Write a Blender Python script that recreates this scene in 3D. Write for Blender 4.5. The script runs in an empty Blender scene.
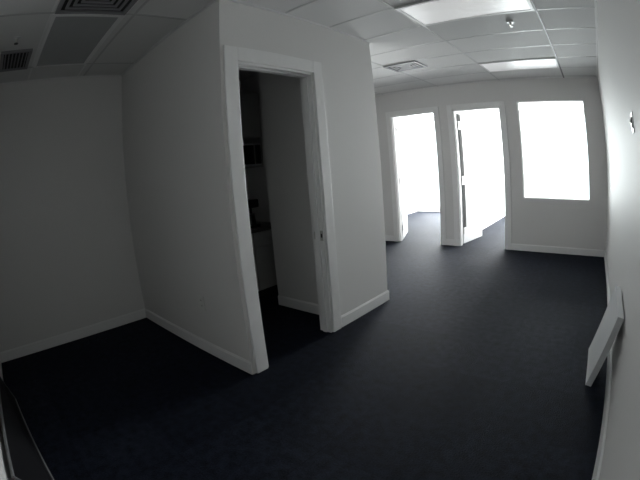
import bpy, bmesh, math, random
from mathutils import Vector, Matrix
random.seed(3)
S=bpy.context.scene
H=2.6; CH=1.3537
XR=.3054; XL=-3.8245; XP=-1.967; Y1=1.396; Y2=3.166; YF=5.819; YB=-.43
D1,D2,ZD=1.5255,2.2752,2.133
XW=-4.9; YE=9.7; T=.12

# ---------------- materials ----------------
def mat(name,col,rough=.6,metal=0,spec=.4,emit=None,es=0):
    m=bpy.data.materials.new(name);m.use_nodes=True
    b=m.node_tree.nodes['Principled BSDF']
    b.inputs['Base Color'].default_value=(*col,1);b.inputs['Roughness'].default_value=rough
    b.inputs['Metallic'].default_value=metal;b.inputs['Specular IOR Level'].default_value=spec
    if emit: b.inputs['Emission Color'].default_value=(*emit,1);b.inputs['Emission Strength'].default_value=es
    return m
def noisy(m,scale=60,bump=.1,var=.03,detail=4):
    nt=m.node_tree;b=nt.nodes['Principled BSDF'];c=b.inputs['Base Color'].default_value[:]
    tc=nt.nodes.new('ShaderNodeTexCoord');n=nt.nodes.new('ShaderNodeTexNoise')
    n.inputs['Scale'].default_value=scale;n.inputs['Detail'].default_value=detail
    nt.links.new(tc.outputs['Object'],n.inputs['Vector'])
    bp=nt.nodes.new('ShaderNodeBump');bp.inputs['Strength'].default_value=bump;bp.inputs['Distance'].default_value=.003
    nt.links.new(n.outputs['Fac'],bp.inputs['Height']);nt.links.new(bp.outputs['Normal'],b.inputs['Normal'])
    r=nt.nodes.new('ShaderNodeValToRGB')
    r.color_ramp.elements[0].color=(*[x*(1-var) for x in c[:3]],1);r.color_ramp.elements[0].position=.3
    r.color_ramp.elements[1].color=(*[min(1,x*(1+var)) for x in c[:3]],1);r.color_ramp.elements[1].position=.7
    nt.links.new(n.outputs['Fac'],r.inputs['Fac']);nt.links.new(r.outputs['Color'],b.inputs['Base Color'])
    return m
M_wall=noisy(mat('wall_paint',(.72,.71,.70),.65,spec=.3),90,.06,.01)
M_trim=noisy(mat('trim_paint',(.82,.815,.81),.4,spec=.35),20,.02,.01)
M_ceil=noisy(mat('ceiling_tile',(.70,.70,.695),.9,spec=.1),160,.4,.04,8)
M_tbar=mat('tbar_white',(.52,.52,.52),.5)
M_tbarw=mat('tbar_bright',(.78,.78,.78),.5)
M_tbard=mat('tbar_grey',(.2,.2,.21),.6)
M_frame=mat('window_frame_paint',(.7,.7,.7),.4)
M_black=noisy(mat('black_board',(.008,.008,.01),.6,spec=.15),40,.1,.1)
M_edge=noisy(mat('board_edge_grey',(.16,.16,.165),.5),40,.05,.05)
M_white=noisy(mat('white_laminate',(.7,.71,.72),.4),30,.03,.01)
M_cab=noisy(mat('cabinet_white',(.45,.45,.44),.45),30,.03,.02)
M_dark=mat('dark_plastic',(.02,.02,.022),.3)
M_glassb=mat('dark_glass',(.01,.01,.012),.08)
M_counter=noisy(mat('counter_stone',(.12,.11,.10),.3),120,.02,.3)
M_metal=mat('brushed_metal',(.55,.54,.52),.35,1)
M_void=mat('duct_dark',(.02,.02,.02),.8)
M_vent=mat('vent_enamel',(.25,.25,.26),.5)
M_ventd=mat('vent_enamel_aged',(.24,.24,.25),.5)
M_lens_on=mat('troffer_lens',(.8,.8,.81),.4,emit=(1,.99,.97),es=.22)
M_lens_off=noisy(mat('troffer_lens_off',(.36,.37,.38),.35),250,.3,.05)
M_plate=mat('switch_plate_plastic',(.72,.72,.70),.35)

def carpet():
    m=mat('carpet_navy',(.02,.022,.03),.75,spec=.11);nt=m.node_tree;b=nt.nodes['Principled BSDF'];L=nt.links
    b.inputs['Specular Tint'].default_value=(.7,.82,1,1)
    tc=nt.nodes.new('ShaderNodeTexCoord')
    def noise(s,d):
        n=nt.nodes.new('ShaderNodeTexNoise');n.inputs['Scale'].default_value=s;n.inputs['Detail'].default_value=d
        L.new(tc.outputs['Object'],n.inputs['Vector']);return n
    br=nt.nodes.new('ShaderNodeTexBrick');br.inputs['Scale'].default_value=1
    br.inputs['Brick Width'].default_value=.53;br.inputs['Row Height'].default_value=.53;br.inputs['Mortar Size'].default_value=.002
    br.offset=0
    k=.42
    br.inputs['Color1'].default_value=(.012*k,.0155*k,.029*k,1);br.inputs['Color2'].default_value=(.024*k,.029*k,.048*k,1)
    br.inputs['Mortar'].default_value=(.009*k,.012*k,.022*k,1)
    L.new(tc.outputs['Object'],br.inputs['Vector'])
    n1=noise(18,3);n2=noise(110,6)
    ad=nt.nodes.new('ShaderNodeMath');ad.operation='ADD';L.new(n1.outputs['Fac'],ad.inputs[0]);L.new(n2.outputs['Fac'],ad.inputs[1])
    mr=nt.nodes.new('ShaderNodeMapRange');mr.inputs['From Min'].default_value=.7;mr.inputs['From Max'].default_value=1.3
    mr.inputs['To Min'].default_value=.3;mr.inputs['To Max'].default_value=1.9
    L.new(ad.outputs[0],mr.inputs['Value'])
    vm=nt.nodes.new('ShaderNodeVectorMath');vm.operation='SCALE';L.new(br.outputs['Color'],vm.inputs[0]);L.new(mr.outputs['Result'],vm.inputs['Scale'])
    L.new(vm.outputs['Vector'],b.inputs['Base Color'])
    bp=nt.nodes.new('ShaderNodeBump');bp.inputs['Strength'].default_value=.9;bp.inputs['Distance'].default_value=.006
    L.new(n2.outputs['Fac'],bp.inputs['Height']);L.new(bp.outputs['Normal'],b.inputs['Normal'])
    return m
M_carpet=carpet()
def glass():
    m=bpy.data.materials.new('window_glass');m.use_nodes=True;nt=m.node_tree
    nt.nodes.remove(nt.nodes['Principled BSDF']);o=nt.nodes['Material Output']
    t=nt.nodes.new('ShaderNodeBsdfTransparent');g=nt.nodes.new('ShaderNodeBsdfGlossy');g.inputs['Roughness'].default_value=.03
    x=nt.nodes.new('ShaderNodeMixShader');x.inputs[0].default_value=.05
    t.inputs['Color'].default_value=(.96,.98,.98,1)
    nt.links.new(t.outputs[0],x.inputs[1]);nt.links.new(g.outputs[0],x.inputs[2]);nt.links.new(x.outputs[0],o.inputs['Surface'])
    return m
M_glass=glass()

# ---------------- mesh helpers ----------------
class B:
    def __init__(s,name,parent=None):
        s.name=name;s.bm=bmesh.new();s.mats=[];s.parent=parent
    def mi(s,m):
        if m not in s.mats:s.mats.append(m)
        return s.mats.index(m)
    def box(s,x0,x1,y0,y1,z0,z1,m,bev=0,M=None):
        i=s.mi(m);r=bmesh.ops.create_cube(s.bm,size=1)
        vs=r['verts']
        for v in vs:
            v.co=Vector(((x0+x1)/2+v.co.x*(x1-x0),(y0+y1)/2+v.co.y*(y1-y0),(z0+z1)/2+v.co.z*(z1-z0)))
        es=list({e for v in vs for e in v.link_edges});fs={f for v in vs for f in v.link_faces}
        if bev:
            rr=bmesh.ops.bevel(s.bm,geom=es,offset=bev,segments=2,affect='EDGES',profile=.5)
            fs=set(rr['faces'])|{f for f in fs if f.is_valid}
            allv={v for f in fs for v in f.verts}
            fs={f for v in allv for f in v.link_faces}
        for f in fs:f.material_index=i
        if M:
            for v in {v for f in fs for v in f.verts}: v.co=M@v.co
        return s
    def cyl(s,c,r1,r2,h,m,axis='Z',seg=24):
        i=s.mi(m);R={'Z':Matrix(),'X':Matrix.Rotation(math.pi/2,4,'Y'),'Y':Matrix.Rotation(-math.pi/2,4,'X')}[axis]
        r=bmesh.ops.create_cone(s.bm,cap_ends=True,segments=seg,radius1=r1,radius2=r2,depth=h,matrix=Matrix.Translation(c)@R)
        for f in {f for v in r['verts'] for f in v.link_faces}:f.material_index=i
        return s
    def done(s,loc=None,rot=None):
        me=bpy.data.meshes.new(s.name);
        bmesh.ops.recalc_face_normals(s.bm,faces=s.bm.faces)
        s.bm.to_mesh(me);s.bm.free()
        for m in s.mats:me.materials.append(m)
        o=bpy.data.objects.new(s.name,me);S.collection.objects.link(o)
        if loc:o.location=loc
        if rot:o.rotation_euler=rot
        if s.parent:o.parent=s.parent
        return o
def empty(name,loc=(0,0,0)):
    e=bpy.data.objects.new(name,None);S.collection.objects.link(e);e.location=loc;return e
def wall(name,axis,c0,c1,a0,a1,ops=(),z0=0,z1=H):
    """axis 'x': wall thickness c0..c1 in x, runs a0..a1 in y."""
    b=B(name)
    def bx(u0,u1,w0,w1):
        if u1-u0<1e-4 or w1-w0<1e-4:return
        if axis=='x':b.box(c0,c1,u0,u1,w0,w1,M_wall)
        else:b.box(u0,u1,c0,c1,w0,w1,M_wall)
    cur=a0
    for (u0,u1,w0,w1) in sorted(ops):
        bx(cur,u0,z0,z1);bx(u0,u1,z0,w0);bx(u0,u1,w1,z1);cur=u1
    bx(cur,a1,z0,z1)
    return b.done()
def base(name,segs):
    """segs: (axis,face,dir,a0,a1)"""
    b=B(name);t=.014;hh=.095
    for ax,f,d,a0,a1 in segs:
        l,h_=sorted((f,f+d*t))
        l2,h2=sorted((f,f+d*t*.55))
        if ax=='x':
            b.box(l,h_,a0,a1,0.001,hh,M_trim,.003);b.box(l2,h2,a0,a1,hh-.002,hh+.008,M_trim)
        else:
            b.box(a0,a1,l,h_,0.001,hh,M_trim,.003);b.box(a0,a1,l2,h2,hh-.002,hh+.008,M_trim)
    return b.done()

# ---------------- shell ----------------
B('floor').box(XW-.2,XR+.2,YB-.2,YE+.2,-.1,0,M_carpet).done()
E=[(-3.339,-2.500),(-2.1825,-1.363)];ZF=2.19
W=(-1.077,.014,.802,2.256)
wall('wall_right','x',XR,XR+T,YB-T,YE)
wall('wall_back','y',YB-T,YB,XL-T,XR)
wall('wall_left','x',XL-T,XL,YB,Y2)
wall('wall_perpendicular','y',Y1,Y1+T*.9,XL,XP)
wall('wall_partition','x',XP-T,XP,Y1+T*.9,Y2,[(D1,D2,0,ZD)])
wall('wall_hall_side','y',Y2-T,Y2,XW,XP-T)
wall('wall_closet','y',2.53,2.63,-2.89,XP-T)
wall('wall_hall_left','x',XW-T,XW,Y2-T,YE)
wall('wall_far','y',YF,YF+T,XW,XR,[(E[0][0],E[0][1],0,ZF),(E[1][0],E[1][1],0,ZF),W])
wall('wall_office_divider','x',-2.36,-2.26,YF+T,YE)
OW=[(-4.8,-2.5,.12,2.5),(-2.12,.2,.12,2.5)]
wall('wall_exterior','y',YE,YE+T,XW,XR+T,OW)

base('baseboard_left',[('x',XL,1,YB,Y1)])
base('baseboard_back',[('y',YB,1,XL,XR)])
base('baseboard_perpendicular',[('y',Y1,-1,XL,XP)])
base('baseboard_partition',[('x',XP,1,2.392,Y2+.014),('y',Y2,1,XW,XP)])
base('baseboard_closet',[('y',2.53,-1,-2.89,XP-T),('x',-2.89,-1,2.53,2.63)])
base('baseboard_right',[('x',XR,-1,YB,YE)])
base('baseboard_far',[('y',YF,-1,XW,E[0][0]-.085),('y',YF,-1,E[0][1]+.085,E[1][0]-.085),('y',YF,-1,E[1][1]+.085,XR)])
base('baseboard_office',[('y',YE,-1,XW,XR),('x',-2.26,1,YF+T,YE),('x',-2.36,-1,YF+T,YE)])

# ceiling: tiles + T-bars
c=B('ceiling');c.box(XW-.2,XR+.2,YB-.2,YE+.2,H+.006,H+.1,M_ceil)
for k in range(-1,5):
    x=-.25-1.06*k
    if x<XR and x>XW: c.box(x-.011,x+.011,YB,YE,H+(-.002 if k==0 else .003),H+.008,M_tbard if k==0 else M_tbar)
for k in range(-9,20):
    y=5.18-.53*k
    if y>YE or y<.8:continue
    c.box(XW,XR,y-.01,y+.01,H+.0035,H+.0075,M_tbar)
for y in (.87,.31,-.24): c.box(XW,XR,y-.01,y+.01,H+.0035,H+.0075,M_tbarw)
c.done()
# wall angle moulding (ceiling trim)
t=B('trim_1')
def ang(ax,f,d,a0,a1):
    l,h=sorted((f,f+d*.022));
    if ax=='x':t.box(l,h,a0,a1,H-.001,H+.007,M_tbarw)
    else:t.box(a0,a1,l,h,H-.001,H+.007,M_tbarw)
ang('x',XL,1,YB,Y1);ang('y',Y1,-1,XL,XP);ang('x',XP,1,Y1,Y2);ang('x',XR,-1,YB,YF);ang('y',YF,-1,XW,XR);ang('y',Y2,1,XW,XP);ang('y',YB,1,XL,XR)
t.done()

# ---------------- door casings ----------------
def casing_x(name,x,d,y0,y1,z,w,th=.018):   # on x-face
    b=B(name);l,h=sorted((x,x+d*th))
    b.box(l,h,y0-w,y0,0,z+w,M_trim,.004);b.box(l,h,y1,y1+w,0,z+w,M_trim,.004);b.box(l,h,y0,y1,z,z+w,M_trim,.004)
    return b
def jambs_x(b,x0,x1,y0,y1,z):
    b.box(x0,x1,y0,y0+.018,0,z,M_trim);b.box(x0,x1,y1-.018,y1,0,z,M_trim);b.box(x0,x1,y0,y1,z-.018,z,M_trim)
    xm=(x0+x1)/2
    b.box(xm-.02,xm+.02,y0+.018,y0+.03,0,z-.018,M_trim);b.box(xm-.02,xm+.02,y1-.03,y1-.018,0,z-.018,M_trim);b.box(xm-.02,xm+.02,y0,y1,z-.03,z-.018,M_trim)
b=casing_x('trim_2',XP,1,D1,D2,ZD,.104);jambs_x(b,XP-T,XP,D1,D2,ZD)
b.box(XP-.10,XP-.088,D2-.0195,D2-.017,.80,.86,M_metal);b.box(XP-.036,XP-.006,D2-.0205,D2-.017,.79,.87,M_metal)
b.box(XP-.028,XP-.014,D2-.0215,D2-.02,.815,.845,M_dark)
b.done()
def casing_y(name,y,d,x0,x1,z,w=.085,th=.018):
    b=B(name);l,h=sorted((y,y+d*th))
    b.box(x0-w,x0,l,h,0,z+w,M_trim,.004);b.box(x1,x1+w,l,h,0,z+w,M_trim,.004);b.box(x0,x1,l,h,z,z+w,M_trim,.004)
    b.box(x0,x0+.018,YF,YF+T,0,z,M_trim);b.box(x1-.018,x1,YF,YF+T,0,z,M_trim);b.box(x0,x1,YF,YF+T,z-.018,z,M_trim)
    b.box(x0+.018,x0+.03,YF+.03,YF+.07,0,z-.018,M_trim);b.box(x1-.03,x1-.018,YF+.03,YF+.07,0,z-.018,M_trim)
    return b.done()
casing_y('trim_3',YF,-1,E[0][0],E[0][1],ZF);casing_y('trim_4',YF,-1,E[1][0],E[1][1],ZF)

# door leaves (hinged on left jamb, opened into offices)
def door(name,hx,hy,wd,hgt,ang,gap_shade=False):
    e=empty(name,(hx,hy,0));e.rotation_euler=(0,0,math.radians(ang))
    b=B('leaf',e);b.box(.004,wd,0,.04,.012,hgt,M_white,.003);b.done()
    b=B('hinges',e)
    for z in (.22,1.05,hgt-.2):
        b.cyl((0,-.006,z),.009,.009,.1,M_metal,seg=12);b.box(0,.03,-.003,.001,z-.05,z+.05,M_metal)
    b.done()
    if gap_shade:
        b=B('hinge_gap_shade',e)  # dark strips added on the leaf to imitate the shaded hinge gap
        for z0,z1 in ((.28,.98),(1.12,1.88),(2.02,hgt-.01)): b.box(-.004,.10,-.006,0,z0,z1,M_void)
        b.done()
    b=B('lever_handle',e)
    for sy in (-1,1):
        y0=-.001 if sy<0 else .041
        b.cyl((wd-.06,y0+sy*.004,.93),.026,.026,.01,M_metal,'Y');b.cyl((wd-.06,y0+sy*.025,.93),.009,.009,.05,M_metal,'Y',12)
        b.box(wd-.17,wd-.05,y0+sy*.045-.007,y0+sy*.045+.007,.921,.939,M_metal,.003)
    b.done()
door('door_1',E[0][0]+.022,YF+T+.012,.80,2.15,112)
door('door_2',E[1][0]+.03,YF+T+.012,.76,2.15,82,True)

# ---------------- windows ----------------
def window(name,x0,x1,y,z0,z1,fr=.03,mull=0,dep=.05):
    b=B(name)
    b.box(x0,x0+fr,y,y+dep,z0,z1,M_frame);b.box(x1-fr,x1,y,y+dep,z0,z1,M_frame)
    b.box(x0+fr,x1-fr,y,y+dep,z0,z0+fr,M_frame);b.box(x0+fr,x1-fr,y,y+dep,z1-fr,z1,M_frame)
    for k in range(mull):
        xm=x0+(x1-x0)*(k+1)/(mull+1);b.box(xm-fr/2,xm+fr/2,y,y+dep,z0+fr,z1-fr,M_frame)
    b.box(x0+fr,x1-fr,y+dep/2-.003,y+dep/2+.003,z0+fr,z1-fr,M_glass)
    return b.done()
window('window_1',W[0],W[1],YF+.04,W[2],W[3],.012)
window('window_2',*OW[0][:2],YE+.03,OW[0][2],OW[0][3],.04,1)
window('window_3',*OW[1][:2],YE+.03,OW[1][2],OW[1][3],.04,1)

# ---------------- ceiling fixtures ----------------
def troffer(name,x0,x1,y0,y1,lens):
    e=empty(name,((x0+x1)/2,(y0+y1)/2,H));a,c=(x1-x0)/2,(y1-y0)/2;f=.028
    b=B('housing_frame',e)
    b.box(-a,a,-c,-c+f,-.008,.006,M_tbarw);b.box(-a,a,c-f,c,-.008,.006,M_tbarw);b.box(-a,-a+f,-c+f,c-f,-.008,.006,M_tbarw);b.box(a-f,a,-c+f,c-f,-.008,.006,M_tbarw);b.done()
    b=B('lens',e);b.box(-a+f,a-f,-c+f,c-f,-.004,.005,lens);b.done()
troffer('ceiling_light',-1.30,-.262,2.535,3.05,M_lens_on)
troffer('ceiling_light',-1.30,-.262,4.66,5.17,M_lens_on)
troffer('ceiling_light',-3.42,-2.38,.32,.86,M_lens_off)
def grille(name,x0,x1,y0,y1,kind,M_v):
    e=empty(name,((x0+x1)/2,(y0+y1)/2,H));a,c=(x1-x0)/2,(y1-y0)/2
    b=B('frame',e);f=.03
    b.box(-a,a,-c,-c+f,-.012,.006,M_v);b.box(-a,a,c-f,c,-.012,.006,M_v);b.box(-a,-a+f,-c+f,c-f,-.012,.006,M_v);b.box(a-f,a,-c+f,c-f,-.012,.006,M_v)
    b.box(-a+f,a-f,-c+f,c-f,.002,.0055,M_void);b.done()
    b=B('louvers',e)
    if kind=='diffuser':
        for k in range(1,5):
            q=f+k*.045-.015;w=.02
            if a-q<.03 or c-q<.03:break
            b.box(-a+q,a-q,-c+q,-c+q+w,-.010,0,M_v);b.box(-a+q,a-q,c-q-w,c-q,-.010,0,M_v)
            b.box(-a+q,-a+q+w,-c+q+w,c-q-w,-.010,0,M_v);b.box(a-q-w,a-q,-c+q+w,c-q-w,-.010,0,M_v)
    else:
        n=int((2*c-2*f)/.032)
        for k in range(n):
            y=-c+f+(k+.5)*(2*c-2*f)/n
            b.box(-a+f,a-f,-.007,.007,-.001,.001,M_v,M=Matrix.Translation((0,y,-.005))@Matrix.Rotation(.6,4,'X'))
    b.done()
grille('air_vent',-2.38,-1.93,4.10,4.46,'diffuser',M_vent)
grille('air_vent',-2.36,-1.85,.33,.86,'diffuser',M_ventd)
grille('air_vent',-3.43,-2.99,-.03,.26,'louver',M_ventd)
def sprinkler(x,y):
    b=B('fire_sprinkler');b.cyl((x,y,H-.004),.036,.03,.012,M_white);b.cyl((x,y,H-.02),.009,.012,.03,M_metal,seg=12)
    b.box(x-.014,x-.011,y-.003,y+.003,H-.048,H-.028,M_metal);b.box(x+.011,x+.014,y-.003,y+.003,H-.048,H-.028,M_metal)
    b.cyl((x,y,H-.048),.018,.018,.004,M_dark,seg=16);b.done()
sprinkler(-.54,3.28);sprinkler(-2.74,.09)

# ---------------- switch and outlets ----------------
b=B('light_switch');y,z=2.2,1.58
b.box(XR-.006,XR,y-.035,y+.035,z-.057,z+.057,M_plate,.002);b.box(XR-.012,XR-.005,y-.008,y+.008,z-.03,z+.03,M_dark,.001)
b.box(XR-.02,XR-.01,y-.005,y+.005,z,z+.018,M_plate);b.done()
b=B('wall_outlet');x,z=-2.50,.44
b.box(x-.04,x+.04,Y1-.006,Y1,z-.058,z+.058,M_plate,.002)
for dz in(-.022,.022):
    b.box(x-.016,x+.016,Y1-.009,Y1-.005,z+dz-.015,z+dz+.015,M_plate,.002)
    b.box(x-.008,x-.005,Y1-.0095,Y1-.0085,z+dz-.006,z+dz+.007,M_dark);b.box(x+.005,x+.008,Y1-.0095,Y1-.0085,z+dz-.006,z+dz+.007,M_dark)
b.done()

# ---------------- leaning boards ----------------
def leaning(name,p00,p10,p11,p01,th,mf,me,rim=.018):
    """quad corners bottom a,b, top b,a ; thickness outwards"""
    P=[Vector(p) for p in(p00,p10,p11,p01)]
    n=(P[1]-P[0]).cross(P[3]-P[0]).normalized()
    bm=bmesh.new();f=[bm.verts.new(p) for p in P];g=[bm.verts.new(p+n*th) for p in P]
    faces=[bm.faces.new(f)];fb=bm.faces.new(g[::-1])
    sides=[bm.faces.new((f[i],g[i],g[(i+1)%4],f[(i+1)%4])) for i in range(4)]
    for s_ in sides:s_.material_index=1
    bmesh.ops.recalc_face_normals(bm,faces=bm.faces)
    for F_ in (faces[0],fb):
        r=bmesh.ops.inset_region(bm,faces=[F_],thickness=rim,depth=-.003)
        for q in r['faces']:q.material_index=1
    me_=bpy.data.meshes.new(name);bm.to_mesh(me_);bm.free();me_.materials.append(mf);me_.materials.append(me)
    o=bpy.data.objects.new(name,me_);S.collection.objects.link(o);return o
leaning('leaning_whiteboard',(.18,2.22,.003),(.165,2.74,.003),(XR-.012,2.68,.53),(XR-.012,2.15,.51),-.045,M_white,M_white,.01)
leaning('leaning_black_panel',(-2.92,YB+.10,.004),(-1.55,YB+.22,.004),(-1.55,YB+.03,.28),(-2.92,YB+.03,.25),-.015,M_black,M_edge,.022)

# ---------------- kitchenette ----------------
e=empty('kitchen_cabinet',(0,0,0))
xf=-3.22
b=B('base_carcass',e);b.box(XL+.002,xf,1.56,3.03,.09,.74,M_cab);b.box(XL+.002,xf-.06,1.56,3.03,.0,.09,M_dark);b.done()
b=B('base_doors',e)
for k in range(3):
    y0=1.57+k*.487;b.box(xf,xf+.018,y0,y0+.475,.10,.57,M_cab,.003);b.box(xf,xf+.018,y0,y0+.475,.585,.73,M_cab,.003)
    b.box(xf+.018,xf+.035,y0+.18,y0+.30,.655,.663,M_metal);b.box(xf+.018,xf+.035,y0+.03,y0+.038,.42,.54,M_metal)
b.done()
b=B('countertop',e);b.box(XL+.002,xf+.03,1.55,3.04,.74,.775,M_counter,.004);b.done()
CX,CY,CZ=-3.40,2.66,.776
b=B('coffee_maker',e);b.box(CX-.10,CX+.10,CY-.08,CY+.08,CZ,CZ+.03,M_dark,.005);b.box(CX-.10,CX-.03,CY-.08,CY+.08,CZ+.03,CZ+.30,M_dark,.006);b.box(CX-.10,CX+.10,CY-.08,CY+.08,CZ+.22,CZ+.31,M_dark,.01)
b.cyl((CX+.035,CY,CZ+.085),.055,.045,.11,M_glassb);b.cyl((CX+.035,CY,CZ+.145),.045,.05,.012,M_dark);b.done()
xu=-3.50
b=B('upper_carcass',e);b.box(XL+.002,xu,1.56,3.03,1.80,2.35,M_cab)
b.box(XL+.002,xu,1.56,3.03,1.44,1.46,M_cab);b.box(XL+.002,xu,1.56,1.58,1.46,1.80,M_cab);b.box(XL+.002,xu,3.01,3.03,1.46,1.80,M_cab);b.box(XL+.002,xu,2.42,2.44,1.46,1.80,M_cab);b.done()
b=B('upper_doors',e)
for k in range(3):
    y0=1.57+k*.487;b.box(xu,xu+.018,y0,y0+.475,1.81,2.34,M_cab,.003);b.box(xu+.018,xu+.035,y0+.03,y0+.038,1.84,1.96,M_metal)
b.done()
b=B('microwave_body',e);b.box(XL+.02,xu+.06,2.50,2.96,1.462,1.72,M_white,.006);b.done()
b=B('microwave_door',e);b.box(xu+.06,xu+.066,2.52,2.85,1.48,1.70,M_glassb,.002);b.done()
b=B('microwave_keypad',e);b.box(xu+.06,xu+.065,2.865,2.95,1.48,1.70,M_dark,.002);b.box(xu+.066,xu+.08,2.845,2.857,1.49,1.69,M_metal);b.done()

# ---------------- lights ----------------
def area(name,loc,rot,sx,sy,en,col=(1,1,1)):
    l=bpy.data.lights.new(name,'AREA');l.shape='RECTANGLE';l.size=sx;l.size_y=sy;l.energy=en;l.color=col
    o=bpy.data.objects.new(name,l);S.collection.objects.link(o);o.location=loc;o.rotation_euler=rot;return o
for i,(x0,x1,z0,z1) in enumerate(OW):
    area('daylight_%d'%i,((x0+x1)/2,YE+.3,(z0+z1)/2),(-math.pi/2,0,0),x1-x0+.3,z1-z0+.3,760,(1,1,1))
w=bpy.data.worlds.new('sky');S.world=w;w.use_nodes=True
w.node_tree.nodes['Background'].inputs[0].default_value=(.95,.97,1,1);w.node_tree.nodes['Background'].inputs[1].default_value=5

# ---------------- camera ----------------
cd=bpy.data.cameras.new('camera');cam=bpy.data.objects.new('camera',cd);S.collection.objects.link(cam);S.camera=cam
yaw,pt,r=.7276,-.1829,-.0804
F=Vector((-math.sin(yaw)*math.cos(pt),math.cos(yaw)*math.cos(pt),math.sin(pt)));R=Vector((math.cos(yaw),math.sin(yaw),0));U=R.cross(F)
R2=math.cos(r)*R+math.sin(r)*U;U2=-math.sin(r)*R+math.cos(r)*U
m=Matrix((R2,U2,-F)).transposed().to_4x4();m.translation=(0,0,CH);cam.matrix_world=m
cd.sensor_fit='HORIZONTAL';cd.sensor_width=36;cd.sensor_height=27;cd.clip_start=.01;cd.clip_end=200
cd.lens=36/(2*math.tan(math.radians(45)))
a_=.002578/.05625;b_=1.2255e-9/(.05625**3)
cd.type='PANO'
tgt=cd.cycles if hasattr(cd,'cycles') and hasattr(cd.cycles,'panorama_type') else cd
tgt.panorama_type='FISHEYE_LENS_POLYNOMIAL'
tgt.fisheye_fov=math.pi
tgt.fisheye_polynomial_k0=0;tgt.fisheye_polynomial_k1=-a_;tgt.fisheye_polynomial_k2=0;tgt.fisheye_polynomial_k3=-b_;tgt.fisheye_polynomial_k4=0
S.view_settings.view_transform='Standard'
